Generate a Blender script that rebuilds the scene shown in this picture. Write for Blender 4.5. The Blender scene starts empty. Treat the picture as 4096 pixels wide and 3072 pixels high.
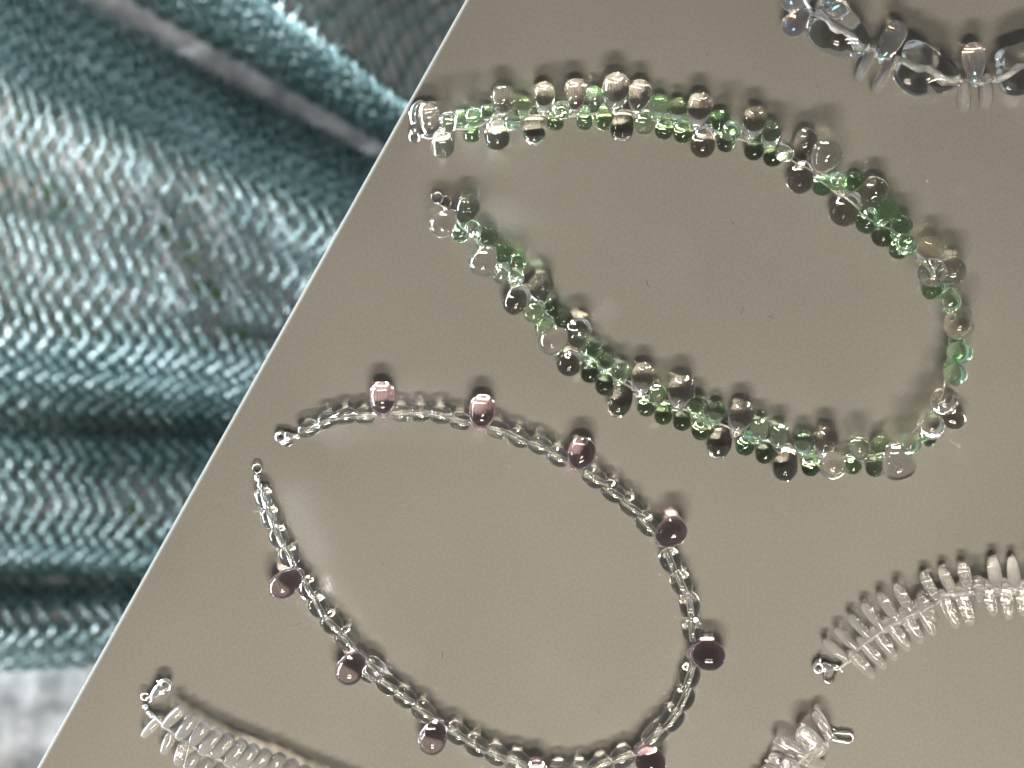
import bpy, bmesh, math, random
from mathutils import Vector, Matrix, Euler

# ---------------------------------------------------------------- camera, light, exposure
SC = bpy.context.scene
COL = SC.collection
M = 0.001                                     # the numbers above are millimetres

cam = bpy.data.cameras.new('camera')
cam.sensor_width = 36.0
cam.lens = 36.0 * 400.0 / 256.0
cam.clip_start = 0.02
cam.clip_end = 20.0
cam.dof.use_dof = True
cam.dof.focus_distance = 0.397
cam.dof.aperture_fstop = 13.0
cam_o = bpy.data.objects.new('camera', cam)
cam_o.location = (0, 0, 0.4)
COL.objects.link(cam_o)
SC.camera = cam_o

world = bpy.data.worlds.new('World')
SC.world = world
world.use_nodes = True
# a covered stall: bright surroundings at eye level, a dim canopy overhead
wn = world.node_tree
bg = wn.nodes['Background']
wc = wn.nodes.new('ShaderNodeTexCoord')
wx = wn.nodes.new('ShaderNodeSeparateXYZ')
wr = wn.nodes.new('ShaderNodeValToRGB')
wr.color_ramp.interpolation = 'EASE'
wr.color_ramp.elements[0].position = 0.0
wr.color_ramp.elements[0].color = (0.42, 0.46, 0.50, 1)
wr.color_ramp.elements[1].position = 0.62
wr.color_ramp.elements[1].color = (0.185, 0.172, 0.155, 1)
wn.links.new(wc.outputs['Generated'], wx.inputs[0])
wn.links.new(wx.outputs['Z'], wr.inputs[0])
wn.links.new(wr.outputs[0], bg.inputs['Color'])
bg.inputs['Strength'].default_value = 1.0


def lamp(name, loc, target, sx, sy, watts, color):
    li = bpy.data.lights.new(name, 'AREA')
    li.shape = 'RECTANGLE'
    li.size = sx
    li.size_y = sy
    li.energy = watts
    li.color = color
    o = bpy.data.objects.new(name, li)
    o.location = loc
    d = Vector(target) - Vector(loc)
    o.rotation_euler = d.to_track_quat('-Z', 'Y').to_euler()
    COL.objects.link(o)
    return o


lamp('tube_lamp', (0.02, -0.46, 0.43), (0, 0, 0), 0.30, 0.040, 4.4, (1.0, 0.90, 0.76))
lamp('tube_lamp', (0.05, -0.36, 0.70), (0, 0, 0), 0.30, 0.040, 3.0, (1.0, 0.90, 0.76))
lamp('net_fill', (-1.9, 0.15, -0.19), (-0.12, 0.0, -0.42), 2.6, 0.30, 250.0, (0.84, 0.94, 1.0))  # added unseen fill lamp, kept below the board, brightens net and ground

SC.view_settings.view_transform = 'Standard'
SC.view_settings.look = 'None'
SC.view_settings.exposure = 0.0
SC.view_settings.gamma = 1.0
cy = SC.cycles
cy.use_denoising = True
cy.denoiser = 'OPENIMAGEDENOISE'
cy.max_bounces = 20
cy.transmission_bounces = 20
cy.glossy_bounces = 8
cy.diffuse_bounces = 3
cy.transparent_max_bounces = 12
cy.caustics_refractive = True
cy.caustics_reflective = False
cy.blur_glossy = 0.0
cy.sample_clamp_indirect = 0.0

# positions in millimetres on the cloth: x right, y up the picture, z above the cloth
GREEN = [
('c',-20.63,66.86,3.28,-20.23,60.9,1.31,2.51),('c',-17.12,58.62,2.83,-17.87,63.7,4.18,2.81),('p',-15.71,64.72,8.13,-15.37,62.03,5.0,2.14),
('g',-12.79,66.98,1.47,-12.72,63.36,1.47,1.47),('g',-9.47,66.01,7.81,-9.56,63.84,4.26,2.04),('g',-10.02,61.7,2.11,-10.05,64.16,3.23,2.12),
('g',-6.33,68.26,1.82,-6.51,64.98,2.93,1.83),('c',-2.15,71.41,3.21,-2.5,66.36,2.05,3.19),('c',-3.63,61.04,3.18,-4.02,67.09,5.0,3.16),
('g',0.02,64.32,8.11,0.43,67.55,4.11,2.17),('y',2.95,69.49,2.79,2.58,65.41,5.0,2.03),('c',5.51,62.45,2.83,5.5,69.38,0.7,2.81),
('c',8.0,72.2,2.76,7.66,66.26,4.5,2.74),('p',12.1,67.01,8.7,11.96,65.81,4.41,2.33),('y',10.77,64.72,2.11,10.92,67.55,3.21,2.12),
('c',15.84,72.95,2.91,15.5,66.98,2.04,2.89),('g',20.52,72.03,2.03,20.76,67.36,0.7,2.04),('y',18.09,65.03,2.5,18.11,69.03,4.44,2.12),
('y',22.84,65.14,2.24,22.85,69.89,2.17,2.12),('c',25.79,73.72,3.49,24.99,66.79,5.0,3.46),('c',31.78,72.44,2.98,30.48,65.98,3.4,2.96),
('c',27.31,63.33,2.91,28.21,70.0,0.7,2.89),('y',32.67,63.75,3.8,33.27,67.86,5.0,2.24),('y',36.63,69.67,2.92,35.73,64.95,5.0,2.24),
('y',37.78,62.97,2.27,38.37,67.15,4.66,2.28),('y',41.28,68.78,2.32,40.21,64.02,5.0,2.33),('y',42.39,62.13,2.32,43.12,66.17,5.0,2.33),
('c',46.61,69.06,3.18,44.96,62.49,5.0,3.16),('c',47.29,59.08,3.14,48.49,64.79,5.0,3.11),('g',51.9,66.07,2.63,50.81,61.8,2.5,2.33),
('g',53.77,62.18,8.7,52.85,60.71,4.59,2.42),('y',53.17,59.47,2.24,53.71,62.72,1.61,2.25),('c',60.3,65.82,3.14,58.01,59.88,5.0,3.11),
('p',64.4,62.68,3.8,62.61,58.04,5.0,2.51),('g',60.02,57.78,2.4,61.74,61.93,0.7,2.41),('y',64.79,56.1,2.35,65.14,60.36,0.81,2.36),
('p',66.61,56.61,8.7,66.79,59.28,3.89,2.38),('c',72.96,60.45,2.98,70.59,55.41,0.7,2.96),('c',77.65,56.93,6.8,74.89,51.44,5.0,3.69),
('c',71.21,49.99,3.37,73.2,55.48,2.48,3.34),('g',79.5,49.79,8.7,80.47,48.9,3.2,2.42),('g',77.0,48.7,2.4,77.43,52.01,3.0,2.41),
('g',85.37,50.62,2.03,82.87,47.18,2.07,2.04),('c',89.99,48.05,3.33,86.87,42.69,0.7,3.34),('c',81.99,42.24,3.67,85.63,47.3,5.0,3.64),
('g',92.98,43.18,3.8,89.31,39.16,5.0,2.76),('g',87.84,39.68,2.79,89.33,42.85,4.93,2.8),('g',96.64,39.62,3.8,94.23,36.4,5.0,2.73),
('g',91.93,36.38,2.63,93.39,39.59,0.7,2.64),('g',96.48,33.96,8.7,96.39,35.83,5.0,2.62),('g',95.94,32.97,2.36,96.68,35.79,2.9,2.37),
('c',103.95,33.71,3.34,101.51,31.2,4.2,3.31),('c',102.76,27.3,8.7,103.76,27.57,5.0,3.62),('c',109.09,27.94,5.17,103.39,26.31,3.84,3.41),
('g',103.92,23.57,2.64,106.88,23.6,4.16,2.65),('g',107.18,19.96,8.7,108.0,23.55,5.0,2.79),('g',107.13,23.2,2.12,107.82,23.36,0.7,2.13),
('c',109.57,14.09,7.94,109.34,18.19,5.0,3.63),('c',112.14,16.95,2.67,108.27,17.04,0.7,2.65),('g',109.9,7.6,8.7,108.13,8.4,3.71,2.86),
('g',111.03,10.01,1.84,108.79,9.97,3.75,1.85),('g',108.74,2.22,8.7,107.37,3.02,4.03,2.74),('g',108.69,4.51,1.65,108.21,3.47,3.39,1.66),
('c',105.7,-4.07,8.7,106.7,-3.25,3.2,3.51),('c',109.74,-8.76,2.56,104.17,-6.4,2.56,2.54),('c',102.49,-10.39,8.7,102.66,-7.74,3.2,3.33),
('g',97.55,-14.87,8.7,96.84,-13.06,5.0,2.62),('g',103.75,-13.86,1.79,101.06,-12.19,4.2,1.78),('c',95.33,-20.55,6.34,93.93,-14.84,5.0,4.05),
('y',91.5,-14.94,2.43,91.39,-18.04,3.44,2.44),('p',90.2,-21.15,2.31,91.12,-17.49,0.7,2.32),('p',85.67,-15.16,5.52,86.39,-19.32,4.79,2.42),
('y',84.82,-20.65,2.19,83.9,-17.62,2.86,2.2),('c',78.67,-20.44,6.8,79.9,-17.14,2.47,3.28),('c',77.76,-13.3,3.23,76.6,-18.46,4.25,3.2),
('y',74.23,-20.7,2.26,74.11,-16.2,4.88,2.27),('g',72.33,-13.76,2.87,71.57,-18.15,5.0,2.37),('c',67.7,-21.01,3.13,69.08,-14.64,1.69,3.11),
('g',66.32,-12.16,3.8,65.3,-16.61,5.0,2.36),('g',62.81,-17.73,2.39,64.1,-13.39,1.14,2.4),('g',61.48,-10.6,3.64,60.27,-14.8,5.0,2.36),
('c',56.98,-7.3,3.18,54.65,-13.12,5.0,3.16),('c',51.29,-15.43,3.03,53.93,-9.31,0.7,3.0),('g',57.88,-15.65,2.31,58.56,-11.68,5.0,2.32),
('y',46.11,-4.76,3.04,44.77,-8.43,4.9,2.37),('g',50.83,-6.51,2.27,49.19,-10.77,5.0,2.28),('y',46.93,-11.75,2.31,47.62,-7.52,5.0,2.32),
('c',42.1,-0.88,3.4,40.07,-6.87,5.0,3.37),('g',42.22,-9.65,2.27,43.35,-5.62,1.18,2.28),('y',37.56,-8.19,2.2,38.59,-3.91,1.5,2.21),
('y',33.23,-6.28,2.2,34.27,-2.45,2.82,2.21),('y',36.03,-2.01,5.69,35.55,-4.79,4.62,2.19),('c',32.68,2.34,3.01,30.96,-3.48,5.0,2.99),
('c',26.57,-5.17,2.88,29.42,0.82,1.15,2.86),('g',27.13,3.28,3.68,25.75,-0.36,5.0,2.34),('g',22.93,-0.82,2.31,24.67,3.06,1.32,2.32),
('g',23.51,5.92,3.02,22.1,2.51,5.0,2.21),('g',19.18,2.17,2.31,20.72,5.42,1.55,2.32),('g',20.14,8.57,3.8,18.46,5.37,5.0,2.41),
('c',16.61,13.43,4.5,14.71,9.12,0.7,3.15),('c',13.95,4.52,3.05,16.38,8.76,4.74,3.03),('c',9.43,10.05,6.8,12.87,12.93,5.0,3.41),
('g',7.95,13.72,2.88,9.84,16.47,5.0,2.39),('g',12.93,16.18,2.38,10.95,13.05,1.26,2.39),('g',10.11,19.74,2.3,8.14,16.87,1.52,2.31),
('g',5.09,17.21,3.77,7.56,20.26,5.0,2.47),('c',7.42,24.83,3.1,4.57,20.48,0.7,3.1),('c',0.65,20.04,3.13,4.27,24.56,5.0,3.1),
('p',0.96,26.1,8.7,0.73,28.36,5.0,2.13),('y',1.32,30.36,3.8,-0.54,28.62,1.27,2.41),('g',-2.94,26.84,3.8,-1.29,29.62,5.0,2.27),
('g',-1.89,32.82,2.34,-3.59,30.33,2.32,2.35),('c',-7.56,29.25,6.27,-4.33,33.92,5.0,3.48),('g',-5.58,36.99,2.41,-7.9,34.57,3.35,2.42),
('p',-9.37,37.74,8.62,-10.4,39.76,4.81,2.13),('g',-13.0,37.1,2.69,-11.43,39.29,4.44,2.31),('c',-10.83,44.24,3.0,-13.83,39.89,0.97,3.0),
('c',-17.53,38.74,6.49,-13.94,42.79,4.87,3.1),]
LILAC = [
('l',-32.16,-2.86,3.27,-31.9,-8.4,3.27,3.24),('l',-7.36,-6.12,3.31,-7.79,-11.62,3.31,3.28),('l',17.39,-16.56,3.48,15.76,-21.89,3.48,3.45),
('l',39.85,-36.28,4.6,35.69,-39.58,3.0,3.6),('l',49.05,-67.24,3.8,43.09,-66.65,3.8,3.77),('l',34.39,-93.83,3.8,31.21,-88.78,3.8,3.77),
('l',-19.69,-88.13,4.43,-17.73,-82.83,3.0,3.44),('l',6.1,-97.61,3.34,6.09,-92.25,4.07,3.31),('l',-56.53,-49.77,4.26,-51.6,-46.21,3.0,3.28),
('l',-40.16,-70.88,4.48,-36.5,-66.45,3.0,3.49),]
GREEN_STRING = [
(-22.2,61.44,3.2),(-20.03,60.82,3.2),(-15.38,62.99,3.2),(-9.18,63.49,3.2),(-2.98,66.4,3.2),(6.32,66.59,3.2),(15.62,66.4,3.2),(24.92,67.83,3.2),
(30.5,67.64,3.2),(36.7,66.09,3.2),(46.62,64.23,3.2),(55.92,60.82,3.2),(63.98,58.96,3.2),(70.18,54.93,3.2),(75.14,51.21,3.2),(82.58,45.63,3.2),
(86.92,41.91,3.2),(93.74,37.88,3.2),(98.7,34.16,3.2),(103.66,29.2,3.2),(106.76,23.31,3.2),(108.62,17.73,3.2),(108.31,8.43,3.2),(107.69,3.47,3.2),
(106.14,-3.97,3.2),(102.42,-8.93,3.2),(97.46,-13.58,3.2),(93.74,-16.37,3.2),(86.92,-17.92,3.2),(79.48,-17.92,3.2),(76.38,-18.23,3.2),
(68.32,-16.06,3.2),(60.26,-12.96,3.2),(54.68,-11.1,3.2),(46.62,-7.69,3.2),(39.8,-5.21,3.2),(30.5,-1.49,3.2),(23.06,3.47,3.2),(19.34,6.88,3.2),
(15.0,9.36,3.2),(9.42,16.49,3.2),(3.84,23.31,3.2),(-2.98,29.51,3.2),(-6.7,33.85,3.2),(-11.66,38.19,3.2),(-13.52,40.67,3.2),(-15.38,42.53,3.2),
(-16.74,43.65,3.2),]
OVALS = [
(-53.11,-12.09,-47.99,-10.26,1.83),(-48.08,-9.97,-43.53,-8.15,1.97),(-43.66,-8.43,-38.88,-7.58,2.04),(-38.88,-8.0,-34.1,-7.72,2.11),
(-30.03,-7.25,-25.11,-7.3,2.04),(-25.11,-7.3,-20.33,-7.3,2.04),(-20.33,-7.44,-14.99,-8.0,2.11),(-15.41,-8.71,-10.35,-9.83,2.11),
(-6.17,-10.58,-0.83,-12.13,2.11),(-0.83,-12.13,4.15,-14.8,2.11),(4.15,-14.24,9.63,-16.35,2.11),(8.92,-16.76,13.98,-19.29,2.25),
(17.77,-21.96,23.11,-24.62,2.32),(22.55,-25.05,27.6,-28.42,2.32),(27.04,-28.42,31.96,-32.07,2.32),(31.26,-32.35,35.75,-37.13,2.32),
(38.34,-41.08,40.3,-46.31,2.45),(40.62,-46.31,43.24,-52.02,2.45),(43.73,-51.87,44.55,-57.75,2.37),(44.41,-57.93,44.9,-63.98,2.21),
(45.03,-69.65,43.24,-75.04,2.45),(44.05,-75.2,41.44,-80.59,2.45),(41.92,-80.41,37.68,-85.64,2.53),(38.17,-84.66,32.94,-89.55,2.53),
(30.18,-91.53,24.79,-93.82,2.45),(24.62,-93.49,19.4,-96.1,2.45),(19.24,-95.71,14.34,-96.26,2.45),(14.18,-96.26,9.12,-96.1,2.45),
(-38.01,-70.31,-33.51,-73.18,2.11),(-33.36,-73.15,-28.3,-76.24,2.25),(-29.14,-76.37,-24.22,-79.32,2.32),(-24.5,-79.6,-19.59,-82.97,2.32),
(-16.21,-85.19,-11.15,-88.28,2.46),(-11.44,-88.29,-6.38,-91.38,2.39),(-6.38,-90.82,-1.47,-93.35,2.39),(-1.46,-92.9,4.01,-94.72,2.53),
(-62.21,-25.95,-60.96,-30.83,2.14),(-60.77,-30.82,-59.17,-35.62,2.22),(-58.91,-35.62,-56.85,-40.24,2.31),(-56.5,-40.25,-54.19,-45.05,2.22),
(-52.04,-48.25,-49.37,-53.05,2.31),(-49.37,-53.05,-46.71,-57.5,2.31),(-46.7,-57.48,-42.96,-61.39,2.4),(-43.14,-61.39,-39.23,-65.49,2.4),
(-36.55,-68.67,-31.93,-72.58,2.49),]
DAGGER = [
(83.49,-68.57,3.2,76.97,-63.56,2.2,1.15),(85.74,-65.64,3.2,80.08,-60.62,2.2,1.22),(89.18,-63.23,3.2,83.36,-57.1,2.2,1.22),
(92.63,-61.16,3.2,86.81,-54.26,2.2,1.3),(96.07,-59.26,3.2,90.79,-51.71,2.2,1.3),(99.87,-57.71,3.2,94.99,-49.4,2.4,1.39),
(105.55,-54.27,3.2,101.84,-46.56,2.2,1.39),(109.69,-52.72,3.2,106.51,-45.14,2.2,1.3),(113.82,-51.85,3.2,111.46,-44.08,2.4,1.48),
(120.37,-51.85,3.2,119.23,-42.56,2.4,1.56),(124.85,-51.68,3.2,124.13,-42.59,2.2,1.39),(129.33,-49.96,3.2,128.79,-40.93,2.2,1.39),
(83.84,-66.5,3.2,90.32,-73.17,2.0,1.39),(86.08,-63.23,3.2,93.08,-70.85,2.0,1.29),(89.35,-60.64,3.2,95.78,-68.67,2.0,1.32),
(92.8,-58.33,3.2,98.96,-66.46,2.0,1.39),(96.59,-56.06,3.2,102.07,-64.52,2.0,1.48),(100.38,-54.09,3.2,105.28,-62.6,1.9,1.25),
(100.71,-52.53,4.6,104.43,-58.48,6.4,1.53),(106.52,-51.58,3.2,110.71,-60.83,2.0,1.32),(110.72,-50.47,3.2,114.34,-60.03,2.0,1.42),
(115.37,-47.5,4.4,114.76,-54.21,6.6,1.48),(117.44,-49.03,3.2,120.04,-57.78,2.0,1.22),(122.03,-48.82,3.2,123.67,-58.75,2.0,1.42),
(126.23,-48.92,3.2,127.37,-57.89,2.0,1.39),]
DAGGER_STRING = [
(81.43,-70.77,1.5),(83.62,-68.67,2.6),(84.18,-66.67,3.2),(86.25,-65.29,3.2),(89.53,-62.88,3.2),(92.8,-60.64,3.2),(96.25,-58.75,3.2),
(99.87,-57.02,3.2),(105.21,-54.27,3.2),(106.59,-52.2,3.2),(109.86,-52.2,3.2),(114.17,-51.51,3.2),(117.61,-49.79,3.2),(120.37,-50.99,3.2),
(122.27,-49.44,3.2),(124.85,-50.99,3.2),(126.57,-49.27,3.2),(129.68,-50.13,3.2),]
PETAL = [
(78.54,-88.26,3,75.22,-80.87,3.2,2.0),(76.35,-91.53,4.5,70.86,-84.75,6.0,2.95),(74.57,-88.77,3,71.21,-84.23,2.5,2.26),
(72.43,-92.47,3.4,64.99,-87.74,3.0,2.17),(70.85,-93.01,2.6,78.19,-94.92,1.8,1.82),(70.47,-96.06,2.8,63.81,-92.02,2.4,2.0),
(67.61,-97.05,4.4,69.15,-92.29,6.4,2.78),(67.36,-98.82,2.8,62.08,-94.78,2.4,2.08),(67.4,-96.8,2.6,75.49,-99.07,1.8,1.91),
(76.83,-89.0,2,78.89,-90.74,1.2,1.08),(64.6,-100.2,2.8,59.84,-97.54,2.4,2.08),]
PETAL_STRING = [
(79.18,-88.42,1.5),(77.77,-89.23,2.5),(75.26,-90.5,3),(72.47,-92.52,3.2),(70.43,-94.64,3),(67.68,-97.05,3),(64.92,-100.15,3),]
DISC = [
(-86.18,-84.75,3.0,-81.06,-79.88,4.6,0.97),(-82.65,-87.53,3.0,-78.29,-81.89,4.6,1.14),(-79.37,-88.79,3.0,-75.03,-83.65,4.6,1.27),
(-76.97,-91.06,3.0,-71.89,-85.54,4.6,1.35),(-73.82,-91.82,3.0,-69.25,-86.8,4.6,1.37),(-70.54,-93.83,3.0,-66.1,-88.18,4.6,1.37),
(-67.76,-94.34,3.0,-62.96,-89.43,4.6,1.37),(-64.23,-95.35,3.0,-60.2,-90.57,4.6,1.37),(-60.44,-96.11,3.0,-56.68,-91.7,4.6,1.37),
(-56.91,-97.37,3.0,-53.41,-93.21,4.6,1.33),(-53.88,-99.13,3.0,-50.39,-94.71,4.6,1.33),(-50.6,-100.4,3.0,-47.13,-95.97,4.6,1.33),
(-47.32,-101.66,3.0,-43.86,-97.23,4.6,1.33),(-44.04,-102.92,3.0,-40.59,-98.48,4.6,1.33),(-40.76,-104.18,3.0,-37.32,-99.74,4.6,1.33),
(-37.48,-105.44,3.0,-34.06,-101.0,4.6,1.33),(-87.7,-83.24,3.0,-91.97,-87.75,2.0,0.84),(-84.16,-86.26,3.0,-86.91,-92.05,2.0,0.94),
(-81.13,-88.79,3.0,-83.36,-94.83,2.0,1.07),(-78.36,-91.94,3.0,-81.34,-96.09,2.0,1.07),(-75.08,-93.33,3.0,-78.05,-97.61,2.0,1.12),
(-71.8,-94.59,3.0,-74.76,-99.13,2.0,1.12),(-68.52,-96.11,3.0,-71.47,-100.65,2.0,1.12),]
DISC_STRING = [
(-89.95,-82.05,1.4),(-87.78,-83.57,2.6),(-85.93,-85.25,3),(-83.41,-87.27,3),(-79.87,-89.29,3),(-77.35,-91.31,3),(-74.07,-92.57,3),(-70.79,-94.09,3),
(-68.01,-95.35,3),(-64.48,-96.36,3),(-60.69,-97.12,3),(-57.16,-98.38,3),(-50.6,-101.15,3),(-36.72,-106.96,3),]
AB_DROPS = [
(74.02,93.01,3.5,67.47,86.48,3.2,2.94),(90.79,79.4,4,96.32,89.23,4.2,2.94),(114.56,73.42,4,113.98,84.28,4.4,2.94),(71.78,95.96,4,65.96,94.43,4,2.94),
(76.27,92.82,3,84.26,92.51,3,2.79),]
NUGGETS = [
(74.66,91.13,5,88.12,82.72,5,5.81),(94.39,79.81,5,110.44,74.92,5,5.81),(118.85,74.77,5,133.08,81.34,5,5.81),]
RONDELLES = [
(89.7,83.88,3.4,85.56,74.86,3.4,1.42),(94.15,80.44,3.4,89.64,72.28,3.4,1.55),(111.97,76.45,3.4,112.27,67.06,3.4,1.42),
(117.59,77.13,3.4,117.59,67.67,3.4,1.42),(77.73,97.03,3.4,75.58,92.79,3.4,1.24),]
CHUNKY_STRING = [
(71.78,95.65,4),(73.93,92.89,4),(74.66,91.13,5),(88.12,82.72,5),(90.49,81.24,4),(94.39,79.81,5),(110.44,74.92,5),(114.56,74.65,4),(118.85,74.77,5),
(133.08,81.34,5),]
CL_GREEN = {'hook':[(-21.58,69.7,2.0),(-22.61,70.12,2.0),(-23.74,69.51,2.0),(-24.39,68.48,2.0),(-24.63,67.26,2.0),(-24.58,65.95,2.0),(-24.25,64.64,2.0)],'nub':[(-24.67,67.54,2.0),(-25.33,67.4,2.0)],'ringA':[(-24.14,61.52,1.6)],'ringB':[(-24.51,62.89,2.4)],'ball':[(-22.27,61.73,1.4)]}
CL_GREEN2 = {'ring':[(-18.62,46.38,1.2)],'ball':[(-16.83,43.95,1.2)],'wire':[(-18.39,45.29,1.8),(-18.08,44.65,1.8),(-17.11,44.01,1.8),(-14.05,41.59,1.8)]}
CL_LILAC = {'hole':[(-57.57,-13.19,1.5)],'tail':[(-54.64,-13.13,1.5)],'lever':[(-57.36,-15.05,1.4),(-56.35,-14.37,1.4),(-55.22,-13.64,1.4)],'ring':[(-55.63,-14.94,1.3)],'ball':[(-53.91,-13.02,1.5)]}
CL_LILAC2 = {'ring':[(-63.46,-20.99,1.0)],'tube':[(-63.5,-22.69,1.2),(-63.32,-24.37,1.2)],'ball':[(-62.87,-25.29,1.3)]}
CL_DISC = {'hole':[(-86.09,-74.8,2.6)],'tail':[(-89.33,-77.63,2.2)],'ring':[(-91.35,-77.83,1.6)],'ring2':[(-90.43,-78.63,1.5)],'tube':[(-91.45,-79.89,1.5),(-90.9,-81.0,1.5)],'ball':[(-90.35,-81.94,1.5),(-89.64,-82.65,1.5)]}
CL_DAGGER = {'hole':[(76.26,-70.62,1.6)],'tail':[(79.71,-70.62,1.6)],'nub':[(76.67,-69.16,1.8),(76.71,-68.56,1.8)],'loop':[(80.3,-71.12,0.9),(79.1,-73.3,0.9)],'ball':[(81.63,-70.8,1.4)]}
CL_PETAL = {'loop':[(80.46,-87.89,1.0),(83.84,-88.26,1.0)],'ball':[(79.13,-88.42,1.3)],'wire':[(79.39,-85.62,0.7),(81.5,-86.75,0.7)],'wire2':[(78.69,-86.25,1.6),(80.87,-88.28,1.6)]}
NET_A = [(-250.7,374.8,-11.2,203.7,-330),(-246.6,301.3,-11.0,155.5,-318),(-240.4,269.2,-10.7,99.2,-300),(-250.7,272.2,-11.2,96.5,-330),(-293.6,257.3,-13.1,96.7,-455)]
NET_B = [(-298.1,242.2,-13.3,90.1,-468),(-261.0,164.6,-11.6,63.6,-360),(-248.0,147.6,-11.1,52.1,-322),(-244.5,134.2,-10.9,45.2,-312),(-248.0,100.0,-11.1,28.9,-322),(-249.0,60.7,-11.1,12.0,-325),(-255.9,24.0,-11.4,-6.3,-345),(-271.3,-3.0,-12.1,-19.0,-390),(-278.2,-19.5,-12.4,-26.5,-410),(-276.5,-25.7,-12.3,-28.8,-405),(-269.6,-38.5,-12.0,-39.7,-385),(-265.1,-62.0,-11.8,-62.0,-372),(-272.0,-84.6,-12.1,-84.6,-392),(-283.0,-98.4,-12.6,-98.4,-424),(-283.7,-105.1,-12.6,-105.1,-426),(-276.5,-115.0,-12.3,-112.4,-405),(-278.9,-129.9,-12.4,-124.8,-412),(-296.0,-155.4,-13.2,-140.6,-462)]

random.seed(7)


# ---------------------------------------------------------------- materials
def mat(name):
    m = bpy.data.materials.new(name)
    m.use_nodes = True
    nt = m.node_tree
    return m, nt, nt.nodes['Principled BSDF']


def node(nt, t, **kw):
    n = nt.nodes.new(t)
    for k, v in kw.items():
        n.inputs[k].default_value = v
    return n


def ramp(nt, stops):
    r = nt.nodes.new('ShaderNodeValToRGB')
    e = r.color_ramp.elements
    e[0].position, e[0].color = stops[0][0], (*stops[0][1], 1)
    e[1].position, e[1].color = stops[-1][0], (*stops[-1][1], 1)
    for p, c in stops[1:-1]:
        q = e.new(p)
        q.color = (*c, 1)
    return r


def coords(nt, kind='Object'):
    return nt.nodes.new('ShaderNodeTexCoord').outputs[kind]


def cloth_mat():
    m, nt, p = mat('taupe_ribbed_cloth')
    c = coords(nt)
    n1 = node(nt, 'ShaderNodeTexNoise', Scale=14.0, Detail=4.0)
    nt.links.new(c, n1.inputs['Vector'])
    n2 = node(nt, 'ShaderNodeTexNoise', Scale=1500.0, Detail=5.0)
    nt.links.new(c, n2.inputs['Vector'])
    # the knitted ribs run up the cloth, a a fifth of a millimetre apart
    w = nt.nodes.new('ShaderNodeTexWave')
    w.bands_direction = 'X'
    w.inputs['Scale'].default_value = 2 * math.pi / (20 * 0.00020)
    w.inputs['Distortion'].default_value = 1.2
    w.inputs['Detail'].default_value = 2.0
    w.inputs['Detail Scale'].default_value = 6.0
    nt.links.new(c, w.inputs['Vector'])
    mx = node(nt, 'ShaderNodeMath')
    mx.operation = 'MULTIPLY_ADD'
    mx.inputs[1].default_value = 0.35
    nt.links.new(n1.outputs[0], mx.inputs[0])
    m2 = node(nt, 'ShaderNodeMath')
    m2.operation = 'MULTIPLY_ADD'
    m2.inputs[1].default_value = 0.38
    nt.links.new(n2.outputs[0], m2.inputs[0])
    nt.links.new(mx.outputs[0], m2.inputs[2])
    m3 = node(nt, 'ShaderNodeMath')
    m3.operation = 'MULTIPLY'
    m3.inputs[1].default_value = 0.24
    nt.links.new(w.outputs['Fac'], m3.inputs[0])
    nt.links.new(m3.outputs[0], mx.inputs[2])
    r = ramp(nt, [(0.26, (0.166, 0.161, 0.145)), (0.74, (0.272, 0.264, 0.240))])
    nt.links.new(m2.outputs[0], r.inputs[0])
    nt.links.new(r.outputs[0], p.inputs['Base Color'])
    p.inputs['Roughness'].default_value = 0.85
    p.inputs['Specular IOR Level'].default_value = 0.25
    p.inputs['Sheen Weight'].default_value = 0.04
    b = node(nt, 'ShaderNodeBump', Strength=0.35, Distance=0.00006)
    nt.links.new(m2.outputs[0], b.inputs['Height'])
    nt.links.new(b.outputs[0], p.inputs['Normal'])
    return m


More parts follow.
